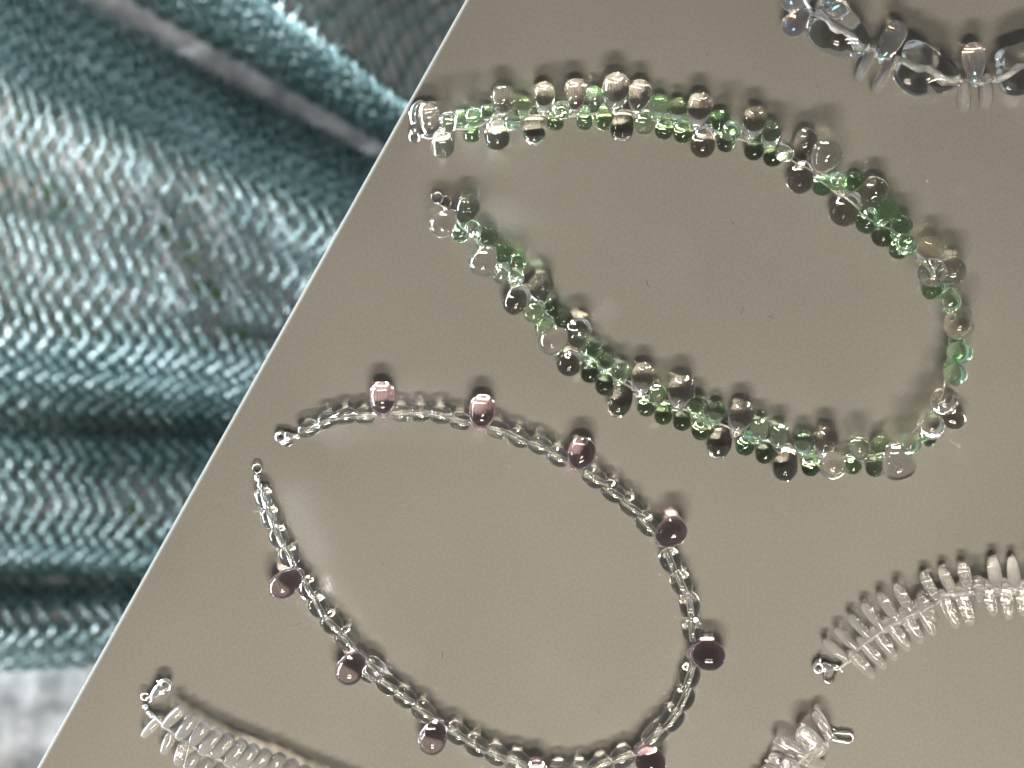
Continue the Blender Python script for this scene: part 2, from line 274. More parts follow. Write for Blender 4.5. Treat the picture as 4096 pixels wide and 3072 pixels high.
def glass_mat(name, tint, streak=None, rough=0.0, ior=1.5, film=0.0, haze=0.0):
    """Pressed glass: tint on every face; streak = second colour of the swirls drawn through the glass."""
    m, nt, p = mat(name)
    p.inputs['Transmission Weight'].default_value = 1.0
    p.inputs['IOR'].default_value = ior
    p.inputs['Roughness'].default_value = rough
    p.inputs['Base Color'].default_value = (*tint, 1)
    c = coords(nt)
    if streak:
        info = nt.nodes.new('ShaderNodeObjectInfo')
        add = nt.nodes.new('ShaderNodeVectorMath')
        add.operation = 'ADD'
        sc = nt.nodes.new('ShaderNodeVectorMath')
        sc.operation = 'SCALE'
        sc.inputs['Scale'].default_value = 37.0
        cmb = nt.nodes.new('ShaderNodeCombineXYZ')
        for k in range(3):
            nt.links.new(info.outputs['Random'], cmb.inputs[k])
        nt.links.new(cmb.outputs[0], sc.inputs[0])
        nt.links.new(c, add.inputs[0])
        nt.links.new(sc.outputs[0], add.inputs[1])
        mp = nt.nodes.new('ShaderNodeMapping')
        mp.inputs['Scale'].default_value = (0.5, 0.5, 3.6)
        nt.links.new(add.outputs[0], mp.inputs['Vector'])
        n = node(nt, 'ShaderNodeTexNoise', Scale=1.5, Detail=2.0, Distortion=1.5)
        nt.links.new(mp.outputs[0], n.inputs['Vector'])
        r = ramp(nt, [(0.42, tint), (0.5, tuple((a + b) / 2 for a, b in zip(tint, streak))), (0.58, streak)])
        nt.links.new(n.outputs[0], r.inputs[0])
        # each bead is a little deeper or paler than the next
        hsv = nt.nodes.new('ShaderNodeHueSaturation')
        mr = node(nt, 'ShaderNodeMapRange')
        mr.inputs[3].default_value = 0.72
        mr.inputs[4].default_value = 1.18
        nt.links.new(info.outputs['Random'], mr.inputs[0])
        nt.links.new(mr.outputs[0], hsv.inputs['Saturation'])
        nt.links.new(r.outputs[0], hsv.inputs['Color'])
        nt.links.new(hsv.outputs[0], p.inputs['Base Color'])
    if film:
        p.inputs['Thin Film Thickness'].default_value = film
        p.inputs['Thin Film IOR'].default_value = 1.85
    n3 = node(nt, 'ShaderNodeTexNoise', Scale=1.6, Detail=2.0)
    nt.links.new(c, n3.inputs['Vector'])
    b = node(nt, 'ShaderNodeBump', Strength=0.10, Distance=0.0004)
    nt.links.new(n3.outputs[0], b.inputs['Height'])
    nt.links.new(b.outputs[0], p.inputs['Normal'])
    if haze:
        d = node(nt, 'ShaderNodeBsdfDiffuse', Color=(0.86, 0.84, 0.83, 1))
        mix = nt.nodes.new('ShaderNodeMixShader')
        mix.inputs[0].default_value = haze
        nt.links.new(p.outputs[0], mix.inputs[1])
        nt.links.new(d.outputs[0], mix.inputs[2])
        nt.links.new(mix.outputs[0], nt.nodes['Material Output'].inputs['Surface'])
    return m


def metal_mat(name, col, rough):
    m, nt, p = mat(name)
    p.inputs['Base Color'].default_value = (*col, 1)
    p.inputs['Metallic'].default_value = 1.0
    n = node(nt, 'ShaderNodeTexNoise', Scale=900.0, Detail=2.0)
    nt.links.new(coords(nt), n.inputs['Vector'])
    mr = node(nt, 'ShaderNodeMapRange')
    mr.inputs[3].default_value = rough * 0.6
    mr.inputs[4].default_value = rough * 1.5
    nt.links.new(n.outputs[0], mr.inputs[0])
    nt.links.new(mr.outputs[0], p.inputs['Roughness'])
    return m


def plain_mat(name, c0, c1, scale, rough=0.6, bump=0.0, trans=0.0, spec=0.5, detail=4.0):
    m, nt, p = mat(name)
    n = node(nt, 'ShaderNodeTexNoise', Scale=scale, Detail=detail)
    nt.links.new(coords(nt), n.inputs['Vector'])
    r = ramp(nt, [(0.34, c0), (0.66, c1)])
    nt.links.new(n.outputs[0], r.inputs[0])
    nt.links.new(r.outputs[0], p.inputs['Base Color'])
    p.inputs['Roughness'].default_value = rough
    p.inputs['Specular IOR Level'].default_value = spec
    p.inputs['Transmission Weight'].default_value = trans
    if bump:
        b = node(nt, 'ShaderNodeBump', Strength=0.6, Distance=bump)
        nt.links.new(n.outputs[0], b.inputs['Height'])
        nt.links.new(b.outputs[0], p.inputs['Normal'])
    return m


MT = {
    'cloth': cloth_mat(),
    'c': glass_mat('clear_glass', (0.985, 0.96, 0.925)),
    'g': glass_mat('green_streaked_glass', (0.86, 0.98, 0.84), (0.60, 0.945, 0.65)),
    'y': glass_mat('yellow_green_glass', (0.91, 0.98, 0.75), (0.60, 0.94, 0.61)),
    'p': glass_mat('pale_green_glass', (0.94, 0.985, 0.91), (0.76, 0.95, 0.75)),
    'l': glass_mat('lilac_glass', (0.95, 0.81, 0.87)),
    'oval': glass_mat('colourless_glass', (0.965, 0.975, 0.965)),
    'ab': glass_mat('iridescent_glass', (0.93, 0.92, 0.94), film=190.0, haze=0.04),
    'chunk': glass_mat('ice_glass', (0.93, 0.95, 0.96)),
    'frost': glass_mat('milky_glass', (0.96, 0.955, 0.95), rough=0.04, haze=0.19),
    'milk': glass_mat('cloudy_glass', (0.96, 0.95, 0.95), rough=0.10, haze=0.13),
    'cord': plain_mat('clear_beading_cord', (0.72, 0.72, 0.70), (0.86, 0.85, 0.83), 900, 0.30, trans=0.85),
    'bore': plain_mat('frosted_glass_bore', (0.55, 0.55, 0.55), (0.72, 0.71, 0.70), 900, 0.55, 0.0003, trans=0.5),
    'silver': metal_mat('bright_silver', (0.90, 0.91, 0.92), 0.24),
    'steel': metal_mat('steel_wire', (0.62, 0.60, 0.57), 0.18),
    'net': plain_mat('teal_plastic_cord', (0.12, 0.205, 0.205), (0.235, 0.325, 0.325), 60, 0.26, 0.0006, spec=1.0),
    'ground': plain_mat('pale_concrete', (0.33, 0.33, 0.345), (0.70, 0.68, 0.68), 75, 0.9, 0.002, detail=8.0),
    'liner': plain_mat('pale_crumpled_sheeting', (0.58, 0.71, 0.75), (0.86, 0.82, 0.81), 75, 0.32, 0.0012),
    'weed': plain_mat('weed_green', (0.10, 0.22, 0.04), (0.26, 0.42, 0.08), 80, 0.6),
    'lint': plain_mat('lint_grey', (0.03, 0.03, 0.03), (0.08, 0.075, 0.07), 400, 0.9),
    'mat': plain_mat('dark_rubber', (0.012, 0.022, 0.020), (0.03, 0.045, 0.042), 90, 0.8, 0.001),
}


# ---------------------------------------------------------------- mesh helpers
def mesh(name, verts, faces, material, smooth=True):
    me = bpy.data.meshes.new(name)
    me.from_pydata(verts, [], faces)
    me.materials.append(material)
    if smooth:
        me.polygons.foreach_set('use_smooth', [True] * len(me.polygons))
    me.update()
    return me


def link(name, me, parent=None, loc=(0, 0, 0)):
    o = bpy.data.objects.new(name, me)
    o.location = loc
    o.parent = parent
    COL.objects.link(o)
    return o


def thing(name, label, cat, loc, group=None):
    o = bpy.data.objects.new(name, None)
    o.empty_display_size = 0.01
    o.location = loc
    o['label'] = label
    o['category'] = cat
    if group:
        o['group'] = group
    COL.objects.link(o)
    return o


def lathe(profile, n=28, flip=False):
    """profile: (radius, z) rows; zero radius closes the end."""
    v, f, rows = [], [], []
    for r, z in profile:
        if r < 1e-9:
            v.append((0, 0, z))
            rows.append([len(v) - 1])
        else:
            rows.append(list(range(len(v), len(v) + n)))
            v += [(r * math.cos(2 * math.pi * k / n), r * math.sin(2 * math.pi * k / n), z) for k in range(n)]
    for a, b in zip(rows, rows[1:]):
        for k in range(n):
            k2 = (k + 1) % n
            if len(a) == 1:
                f.append((a[0], b[k2], b[k]))
            elif len(b) == 1:
                f.append((a[k], a[k2], b[0]))
            else:
                f.append((a[k], a[k2], b[k2], b[k]))
    if flip:
        f = [q[::-1] for q in f]
    return v, f


def join(*parts):
    V, F = [], []
    for v, f in parts:
        o = len(V)
        V += v
        F += [tuple(i + o for i in q) for q in f]
    return V, F


def frame_tube(pts, radii, n=10, closed=False, flat=1.0):
    """Sweep a round (or flattened) section along points."""
    P = [Vector(p) for p in pts]
    if not hasattr(radii, '__len__'):
        radii = [radii] * len(P)
    v, f = [], []
    up = None
    m = len(P)
    for i, p in enumerate(P):
        a = P[i - 1] if (i or closed) else p
        b = P[(i + 1) % m] if (i < m - 1 or closed) else p
        t = (b - a)
        t = t.normalized() if t.length > 1e-12 else Vector((1, 0, 0))
        if up is None:
            up = Vector((0, 0, 1)) if abs(t.z) < 0.9 else Vector((1, 0, 0))
        s = t.cross(up)
        s.normalize()
        u = s.cross(t)
        up = u
        for k in range(n):
            q = 2 * math.pi * k / n
            v.append(tuple(p + s * (radii[i] * math.cos(q)) + u * (radii[i] * flat * math.sin(q))))
    for i in range(m if closed else m - 1):
        j = (i + 1) % m
        for k in range(n):
            k2 = (k + 1) % n
            f.append((i * n + k, i * n + k2, j * n + k2, j * n + k))
    if not closed:
        f.append(tuple(range(n))[::-1])
        f.append(tuple(range((m - 1) * n, m * n)))
    return v, f


def smooth_path(pts, step=4):
    P = [Vector(p) for p in pts]
    out = []
    for i in range(len(P) - 1):
        p0 = P[max(i - 1, 0)]
        p1, p2 = P[i], P[i + 1]
        p3 = P[min(i + 2, len(P) - 1)]
        for k in range(step):
            t = k / step
            out.append(0.5 * ((2 * p1) + (p2 - p0) * t + (2 * p0 - 5 * p1 + 4 * p2 - p3) * t * t
                              + (3 * p1 - p0 - 3 * p2 + p3) * t ** 3))
    out.append(P[-1])
    return out


def ring_pts(c, r, n=20, tilt=None):
    c = Vector(c)
    out = []
    for k in range(n):
        a = 2 * math.pi * k / n
        p = Vector((r * math.cos(a), r * math.sin(a), 0))
        if tilt:
            p.rotate(Euler(tilt))
        out.append(c + p)
    return out


def ball(c, r, n=14, sq=1.0):
    prof = [(r * math.sin(math.pi * k / 10) if 0 < k < 10 else 0, -r * sq * math.cos(math.pi * k / 10)) for k in range(11)]
    v, f = lathe(prof, n)
    return [(x + c[0], y + c[1], z + c[2]) for x, y, z in v], f


def mm(p):
    return (p[0] * M, p[1] * M, p[2] * M)


# ---------------------------------------------------------------- the setting
def ground():
    n = 60
    x0, x1, y0, y1, z = -1.6, 1.2, -1.2, 1.2, -0.476
    v = [(x0 + (x1 - x0) * i / n, y0 + (y1 - y0) * j / n, z + random.uniform(-.0012, .0012)) for j in range(n + 1) for i in range(n + 1)]
    f = [(j * (n + 1) + i, j * (n + 1) + i + 1, (j + 1) * (n + 1) + i + 1, (j + 1) * (n + 1) + i) for j in range(n) for i in range(n)]
    o = link('ground', mesh('ground', v, f, MT['ground']))
    o['kind'] = 'structure'
    return o


ground()


def board():
    """A cloth-covered board; its long left edge slants across the picture."""
    a = Vector((-11.75, 96, 0)) * M
    b = Vector((-118.9, -96, 0)) * M
    d = (b - a).normalized()                      # down the edge
    nrm = Vector((-d.y, d.x, 0))                  # into the board
    if nrm.x < 0:
        nrm = -nrm
    A = a - d * 0.20
    L, W, T, R = 0.62, 0.52, 0.022, 0.0012
    ns = 6
    prof = [(0, -T)]
    prof += [(0.0, -T * 0.5)]
    prof += [(R - R * math.cos(q * math.pi / 2 / ns), -R + R * math.sin(q * math.pi / 2 / ns)) for q in range(ns + 1)]
    prof += [(R + 0.01, 0), (W - R, 0)]
    prof += [(W - R + R * math.sin(q * math.pi / 2 / ns), -R + R * math.cos(q * math.pi / 2 / ns)) for q in range(1, ns + 1)]
    prof += [(W, -T)]
    v, f = [], []
    m = len(prof)
    rows = 40
    for i in range(rows + 1):
        s = L * i / rows
        for (w, z) in prof:
            p = A + d * s + nrm * w
            v.append((p.x, p.y, z))
    for i in range(rows):
        for k in range(m):
            k2 = (k + 1) % m
            f.append((i * m + k, i * m + k2, (i + 1) * m + k2, (i + 1) * m + k))
    f.append(tuple(range(m))[::-1])
    f.append(tuple(range(rows * m, rows * m + m)))
    me = mesh('display_board', v, f, MT['cloth'])
    bm = bmesh.new()
    bm.from_mesh(me)
    bmesh.ops.recalc_face_normals(bm, faces=bm.faces)
    bm.to_mesh(me)
    bm.free()
    o = link('display_board', me)
    o['label'] = 'flat board wrapped in taupe cloth with the necklaces laid out on it'
    o['category'] = 'display board'
    return o


board()


def lint():
    V, F = [], []
    for k in range(34):
        x, y = random.uniform(-0.1, 0.128), random.uniform(-0.096, 0.096)
        if x < -0.065 + (y / 0.096) * 0.0536 + 0.008:
            continue
        a = random.uniform(0, 6.28)
        n = random.choice((2, 3, 4, 5))
        pts = []
        for i in range(n):
            pts.append((x, y, 0.00006))
            a += random.uniform(-0.9, 0.9)
            st = random.uniform(0.0002, 0.0006)
            x += st * math.cos(a)
            y += st * math.sin(a)
        v, f = frame_tube(pts, random.uniform(0.00002, 0.00005), 5)
        V, F = join((V, F), (v, f))
    o = link('lint', mesh('lint', V, F, MT['lint']))
    o['kind'] = 'stuff'


lint()


# ---------------------------------------------------------------- teal net on the ground beside the board
def widen(stations, k=0.35):
    """The net runs on to the left, beyond what the picture shows."""
    return [(a + (a - c) * k, b + (b - d) * k, c, d, z) for a, b, c, d, z in stations]


NET_A, NET_B = widen(NET_A), widen(NET_B)


def net_fold(stations, parent, seed, period=14.0, gap=5.3, drop=0.0):
    rng = random.Random(seed)
    S = [((Vector((a, b, z - drop))), Vector((c, d, z - drop))) for a, b, c, d, z in stations]
    # dense rows along the fold profile, evenly spaced by length at mid-width
    fine = []
    for i in range(len(S) - 1):
        s0, s1, s2, s3 = S[max(i - 1, 0)], S[i], S[i + 1], S[min(i + 2, len(S) - 1)]
        for k in range(24):
            t = k / 24
            row = []
            for e in (0, 1):
                p0, p1, p2, p3 = s0[e], s1[e], s2[e], s3[e]
                # gentle spline in height, straight in plan
                lin = p1.lerp(p2, t)
                cub = 0.5 * ((2 * p1) + (p2 - p0) * t + (2 * p0 - 5 * p1 + 4 * p2 - p3) * t * t + (3 * p1 - p0 - 3 * p2 + p3) * t ** 3)
                row.append(lin.lerp(cub, 0.8))
            fine.append(row)
    fine.append([S[-1][0].copy(), S[-1][1].copy()])
    acc = [0.0]
    for a, b in zip(fine, fine[1:]):
        acc.append(acc[-1] + ((b[0] + b[1]) / 2 - (a[0] + a[1]) / 2).length)
    total = acc[-1]
    steep = []
    for i in range(len(fine)):
        a, b = fine[max(i - 2, 0)], fine[min(i + 2, len(fine) - 1)]
        dv = (b[0] + b[1]) / 2 - (a[0] + a[1]) / 2
        steep.append(abs(dv.z) / max(dv.length, 1e-6))

    def at(s):
        s = min(max(s, 0), total - 1e-4)
        lo, hi = 0, len(acc) - 1
        while hi - lo > 1:
            mid = (lo + hi) // 2
            if acc[mid] <= s:
                lo = mid
            else:
                hi = mid
        t = (s - acc[lo]) / max(acc[hi] - acc[lo], 1e-9)
        return (fine[lo][0].lerp(fine[hi][0], t), fine[lo][1].lerp(fine[hi][1], t), steep[lo] * (1 - t) + steep[hi] * t)

    width = (S[0][1] - S[0][0]).length
    P, du, seg = period, gap, 8
    n_u = int(width / du)
    n_v = int(total / P * seg)
    tab = [at(total * j / n_v) for j in range(n_v + 1)]
    V, F = [], []
    ph = [rng.uniform(0, 6.28) for _ in range(8)]
    for i in range(n_u + 1):
        sgn = 1 if i % 2 else -1
        base = len(V)
        jit = rng.gauss(0, 0.22)
        for j in range(n_v + 1):
            A, B, stp = tab[j]
            shut = min(max((stp - 0.50) / 0.22, 0), 1)
            q = 2 * math.pi * j / seg + 1.5 * math.sin(i * 0.085 + j * 0.011 + ph[2]) + 0.8 * math.sin(i * 0.27 - j * 0.024 + ph[5]) + jit
            wob = 2.4 * math.sin(i * 0.19 + j * 0.05 + ph[0]) + 1.7 * math.sin(i * 0.51 - j * 0.031 + ph[1]) + 1.3 * math.sin(j * 0.17 + i * 0.13 + ph[6]) + rng.uniform(-.3, .3)
            u = (i * du + sgn * (du * 0.5 - 0.55) * math.cos(q) * (1 - 0.80 * shut) + wob) / width
            p = A.lerp(B, u)
            z = p.z + 3.0 * math.sin(u * 7 + j * 0.035 + ph[2]) + 2.0 * math.sin(u * 17 - j * 0.05 + ph[3]) + rng.uniform(-.5, .5)
            z += (1 - shut) * (2.6 * math.sin(j * 2 * math.pi / 26 + 5 * u + ph[4]) + 1.5 * math.sin(j * 2 * math.pi / 15 - 9 * u + ph[5]))
            z += 0.9 * sgn * math.sin(q * 0.5)
            t = tab[min(j + 1, n_v)][0] - tab[max(j - 1, 0)][0]
            t.normalize()
            across = (B - A).normalized()
            nrm = across.cross(t).normalized()
            if nrm.z < 0:
                nrm = -nrm
            # flat plastic cord, twisting a little as it crosses its neighbour
            tw = 0.75 * math.sin(q + 0.6) * sgn + rng.uniform(-.12, .12)
            ax = across * math.cos(tw) + nrm * math.sin(tw)
            up = nrm * math.cos(tw) - across * math.sin(tw)
            w = (1.25 + 0.40 * math.cos(2 * q)) * (1 + 1.25 * shut) * (1 + rng.uniform(-.12, .12))
            h = 0.55
            c = Vector((p.x, p.y, z))
            for (e, g) in ((-1, 0), (-0.5, 1), (0.5, 1), (1, 0), (0.5, -1), (-0.5, -1)):
                V.append(tuple((c + ax * (w * e) + up * (h * g)) * M))
        for j in range(n_v):
            for k in range(6):
                k2 = (k + 1) % 6
                a = base + j * 6
                F.append((a + k, a + k2, a + 6 + k2, a + 6 + k))
    return link('fold', mesh('net_fold', V, F, MT['net']), parent)


net = thing('plastic_net', 'teal open-mesh plastic net heaped in folds on the ground beside the board', 'net', (0, 0, 0))
net_fold(NET_A, net, 3)
net_fold(NET_B, net, 5)


def spread(stations, u, v):
    """A point of the fold: u across the picture 0..1, v along the profile 0..n."""
    k = min(int(v), len(stations) - 2)
    t = v - k
    a, b = stations[k], stations[k + 1]
    p = Vector((a[0], a[1], a[4])).lerp(Vector((b[0], b[1], b[4])), t)
    q = Vector((a[2], a[3], a[4])).lerp(Vector((b[2], b[3], b[4])), t)
    return p.lerp(q, u)


def liner(stations, seed):
    """Pale crumpled sheeting bundled inside the net, just beneath its cords."""
    rng = random.Random(seed)
    ph = [rng.uniform(0, 6.28) for _ in range(6)]
    nu, nv = 95, (len(stations) - 1) * 9
    V, F = [], []
    for j in range(nv + 1):
        for i in range(nu + 1):
            p = spread(stations, i / nu, j / 9)
            x, y = p.x, p.y
            z = p.z - 10.0 + 1.6 * math.sin(x * .21 + y * .05 + ph[0]) + 1.3 * math.sin(y * .33 - x * .09 + ph[1]) + 1.0 * math.sin(x * .47 + y * .41 + ph[2]) + rng.uniform(-.8, .8)
            V.append((x * M, y * M, z * M))
    for j in range(nv):
        for i in range(nu):
            a = j * (nu + 1) + i
            F.append((a, a + 1, a + nu + 2, a + nu + 1))
    return link('liner', mesh('liner', V, F, MT['liner']), net)


liner(NET_A, 21)
liner(NET_B, 22)


def leaf_scraps():
    """Bits of green leaf caught under the net."""
    V, F = [], []
    rng = random.Random(4)
    for (u, v) in [(0.35, 3.6), (0.38, 4.1), (0.55, 4.2), (0.62, 4.6), (0.60, 5.0), (0.66, 5.3), (0.40, 5.8), (0.72, 4.9), (0.2, 10.6), (0.3, 10.9), (0.5, 11.0), (0.7, 2.2), (0.34, 3.1)]:
        c = spread(NET_B, u, v)
        for k in range(rng.randint(1, 3)):
            x, y = c.x + rng.gauss(0, 5), c.y + rng.gauss(0, 5)
            a, l, w = rng.uniform(0, 6.28), rng.uniform(3, 6.5), rng.uniform(1.2, 2.6)
            dx, dy = math.cos(a), math.sin(a)
            o = len(V)
            pts = [(-1, 0, 0), (-.3, .8, 1), (.4, .7, 1.2), (1, 0, .4), (.4, -.7, 1.2), (-.3, -.8, 1), (0, 0, .3)]
            for s, t, h in pts:
                V.append(((x + dx * l * s - dy * w * t) * M, (y + dy * l * s + dx * w * t) * M, (c.z - 6 + h) * M))
            F += [(o + 6, o + q, o + (q + 1) % 6) for q in range(6)]
    o = link('leaf_scraps', mesh('leaf_scraps', V, F, MT['weed']))
    o['kind'] = 'stuff'


leaf_scraps()


def rubber_mat():
    v = []
    outline = [(-0.40, -0.198), (-0.31, -0.204), (-0.250, -0.222), (-0.225, -0.30), (-0.24, -0.42), (-0.40, -0.42)]
    n = len(outline)
    for z in (-0.4762, -0.470):
        v += [(x, y, z) for x, y in outline]
    f = [tuple(range(n, 2 * n)), tuple(range(n))[::-1]] + [(k, (k + 1) % n, n + (k + 1) % n, n + k) for k in range(n)]
    o = link('rubber_mat', mesh('rubber_mat', v, f, MT['mat'], smooth=False))
    o['label'] = 'dark mat on the concrete in the bottom left corner'
    o['category'] = 'mat'


rubber_mat()


# ---------------------------------------------------------------- beads
def drop_radius(t, pinch):
    """Radius along the tip half, t from the widest ring (0) to the tip (1): a plump egg, a little pinched near the tip."""
    return math.sqrt(max(1 - t * t, 0)) * (1 - pinch * t * t)


def drop_profile(lw, pinch):
    """Drop of unit bulb radius; widest ring at 0, tip at +d."""
    d = lw * 2 - 1
    prof = [(0, -1)]
    for k in range(1, 12):
        q = -math.pi / 2 + (math.pi / 2) * k / 12
        prof.append((math.cos(q), math.sin(q)))
    for k in range(0, 18):
        t = math.sin(math.pi / 2 * k / 18)
        prof.append((drop_radius(t, pinch), d * t))
    prof.append((0, d))
    return prof, d


def bore(z, half, r, n=10):
    """A hole for the thread: a hollow running across the tip along X, its wall facing inwards."""
    v, f = lathe([(0, -half), (r, -half), (r, half), (0, half)], n, flip=True)
    return [(zz, y, x + z) for x, y, zz in v], [q[::-1] for q in f]


DROP = {}
for kind, lw, pinch in (('c', 1.52, 0.32), ('g', 1.58, 0.20), ('y', 1.58, 0.20), ('p', 1.58, 0.20), ('l', 1.28, 0.14), ('ab', 1.75, 0.20)):
    prof, d = drop_profile(lw, pinch)
    body = lathe(prof, 32)
    hz = d * 0.78
    me = mesh('glass_drop', *join(body, bore(hz, drop_radius(0.78, pinch) * 0.93, 0.085)), MT[kind])
    DROP[kind] = (me, d)


def basis(zv, xhint):
    z = Vector(zv).normalized()
    x = Vector(xhint) - z * Vector(xhint).dot(z)
    if x.length < 1e-6:
        x = z.orthogonal()
    x.normalize()
    return Matrix((x, z.cross(x), z)).transposed()


def add_drop(name, parent, kind, b, t, r, xh, label=None, me=None):
    base_me, d = DROP[kind]
    b, t = Vector(b) * M, Vector(t) * M
    ax = t - b
    o = link(name, me or base_me, parent)
    st = min(max(ax.length / (d * r * M), 0.82), 1.3)
    rot = basis(ax, xh)
    o.matrix_local = Matrix.Translation(b - parent.location) @ rot.to_4x4() @ Matrix.Diagonal((r * M, r * M, r * M * st, 1))
    if label:
        o['label'] = label
    return o


def tangent_at(path, p):
    best, bi = 1e9, 0
    for i in range(len(path)):
        q = (Vector(path[i][:2]) - Vector(p[:2])).length
        if q < best:
            best, bi = q, i
    a, b = Vector(path[max(bi - 1, 0)]), Vector(path[min(bi + 1, len(path) - 1)])
    return (b - a).normalized()


def part(name, parent, vf, material, label=None, smooth=True):
    v, f = vf
    p = parent.matrix_world.translation if False else base_of(parent)
    v = [(x - p[0], y - p[1], z - p[2]) for x, y, z in v]
    o = link(name, mesh(name, v, f, material, smooth), parent)
    if label:
        o['label'] = label
    return o


def base_of(o):
    p = Vector((0, 0, 0))
    while o is not None:
        p = p + o.location
        o = o.parent
    return p


def cord(parent, path, r, material='cord', name='cord'):
    pts = [Vector(p) * M for p in smooth_path(path, 4)]
    return part(name, parent, frame_tube(pts, r * M, 8), MT[material])


def lobster_clasp(parent, hole, tail, size, lever=None, nub=None):
    """Cast claw: an open eye at one end tapering to the tail; returns the clasp part."""
    h, t = Vector(hole) * M, Vector(tail) * M
    d = (t - h)
    L = d.length
    d.normalize()
    s = Vector((-d.y, d.x, 0)).normalized()
    R = size * M
    # eye
    eye = [h + d * (-R * 0.72 * math.cos(a)) + s * (R * 0.80 * math.sin(a)) for a in [2 * math.pi * k / 22 for k in range(22)]]
    parts = [frame_tube(eye, R * 0.34, 10, closed=True, flat=1.15)]
    # body: tapering tube flattened, from beside the eye to the tail
    body = [h + d * (R * 0.78 + (L - R * 0.5) * k / 7) for k in range(8)]
    rad = [R * q for q in (0.98, 1.0, 0.96, 0.88, 0.78, 0.64, 0.50, 0.36)]
    parts.append(frame_tube(body, rad, 14, flat=0.62))
    # tail ring
    parts.append(frame_tube(ring_pts(h + d * (L + R * 0.75), R * 0.36, 14), R * 0.15, 8, closed=True))
    o = part('clasp', parent, join(*parts), MT['silver'])
    if nub:
        n = [Vector(p) * M for p in nub]
        part('lever', o, join(frame_tube(n, 0.30 * M, 8), ball(n[-1], 0.42 * M)), MT['silver'])
    if lever:
        n = [Vector(p) * M for p in lever]
        part('lever', o, frame_tube(smooth_path(n, 4), 0.34 * M, 8), MT['silver'])
    return o


def jump_ring(parent, c, r, wire=0.19, tilt=None, name='jump_ring', m='steel'):
    c = Vector(c)
    return part(name, parent, frame_tube([p * M for p in ring_pts(c, r, 22, tilt)], wire * M, 8, closed=True), MT[m])


def stadium(a, b, w, n=10):
    a, b = Vector(a), Vector(b)
    d = (b - a).normalized()
    s = Vector((-d.y, d.x, 0))
    pts = []
    for k in range(n + 1):
        q = -math.pi / 2 + math.pi * k / n
        pts.append(b + d * (w * math.cos(q)) + s * (w * math.sin(q)))
    for k in range(n + 1):
        q = math.pi / 2 + math.pi * k / n
        pts.append(a + d * (w * math.cos(q)) * 0.6 + s * (w * math.sin(q)) * (0.75))
    return pts


# ---- green necklace
green = thing('necklace', 'long necklace of green and clear glass drops clustered along a thin cord',
              'necklace', (0.04, 0.02, 0), 'bead necklaces')
gpath = smooth_path(GREEN_STRING, 4)
NM = {'c': 'clear_drop_bead', 'g': 'green_drop_bead', 'y': 'green_drop_bead', 'p': 'green_drop_bead'}
for (kind, bx, by, bz, tx, ty, tz, r) in GREEN:
    add_drop(NM[kind], green, kind, (bx, by, bz), (tx, ty, tz), r, tangent_at(gpath, (tx, ty)))
cord(green, GREEN_STRING, 0.30)
c = CL_GREEN
clasp = part('clasp', green, frame_tube([Vector(p) * M for p in smooth_path(c['hook'], 4)],
             [0.42 * M + 0.40 * M * min(1, k / 16) for k in range(len(smooth_path(c['hook'], 4)))], 12, flat=0.9), MT['silver'])
part('lever', clasp, join(frame_tube([Vector(p) * M for p in c['nub']], 0.28 * M, 8), ball(Vector(c['nub'][1]) * M, 0.42 * M)), MT['silver'])
jump_ring(green, c['ringA'][0], 1.30, 0.34, (0.25, -0.3, 0))
jump_ring(green, c['ringB'][0], 0.56, 0.20, (0.2, 0.3, 0))
part('crimp_bead', green, ball(Vector(c['ball'][0]) * M, 0.68 * M), MT['silver'])
c = CL_GREEN2
jump_ring(green, c['ring'][0], 1.40, 0.26, (0.15, 0.1, 0), name='end_ring')
part('crimp_bead', green, ball(Vector(c['ball'][0]) * M, 0.60 * M), MT['silver'])
part('wire_loop', green, frame_tube([Vector(p) * M for p in smooth_path(c['wire'], 4)], 0.22 * M, 8), MT['cord'])

# ---- lilac necklace
lilac = thing('necklace', 'necklace of small clear oval beads with larger lilac glass drops spaced along it',
              'necklace', (-0.03, -0.05, 0), 'bead necklaces')
# oval bead with a real bore, unit half length and unit radius
no = 12
oprof = [(0.24, -1.0)] + [(0.24 + 0.76 * math.sin(math.pi * k / no) ** 0.62, -math.cos(math.pi * k / no)) for k in range(1, no)] + [(0.24, 1.0)]
inner = [(0.24, 1.0), (0.22, 0.9), (0.22, 0.0), (0.22, -0.9), (0.24, -1.0)]
oval_me = mesh('oval_bead', *lathe(oprof + inner, 28), MT['oval'])
ends = []
for (ax, ay, bx, by, r) in OVALS:
    A, B = Vector((ax, ay, r * 1.12)) * M, Vector((bx, by, r * 1.12)) * M
    o = link('oval_bead', oval_me, lilac)
    o.matrix_local = Matrix.Translation((A + B) / 2 - lilac.location) @ basis(B - A, (0, 0, 1)).to_4x4() @ Matrix.Diagonal((r * M * 1.09, r * M * 1.09, (B - A).length * 0.495, 1))
    ends += [(ax, ay, r * 1.12), (bx, by, r * 1.12)]
for (kind, bx, by, bz, tx, ty, tz, r) in LILAC:
    near = min(ends, key=lambda e: (e[0] - tx) ** 2 + (e[1] - ty) ** 2)
    others = sorted(ends, key=lambda e: (e[0] - tx) ** 2 + (e[1] - ty) ** 2)
    n2 = next(e for e in others if (Vector(e) - Vector(near)).length > 2.2)
    add_drop('lilac_drop_bead', lilac, 'l', (bx, by, bz), (tx, ty, tz), r, Vector(n2) - Vector(near))
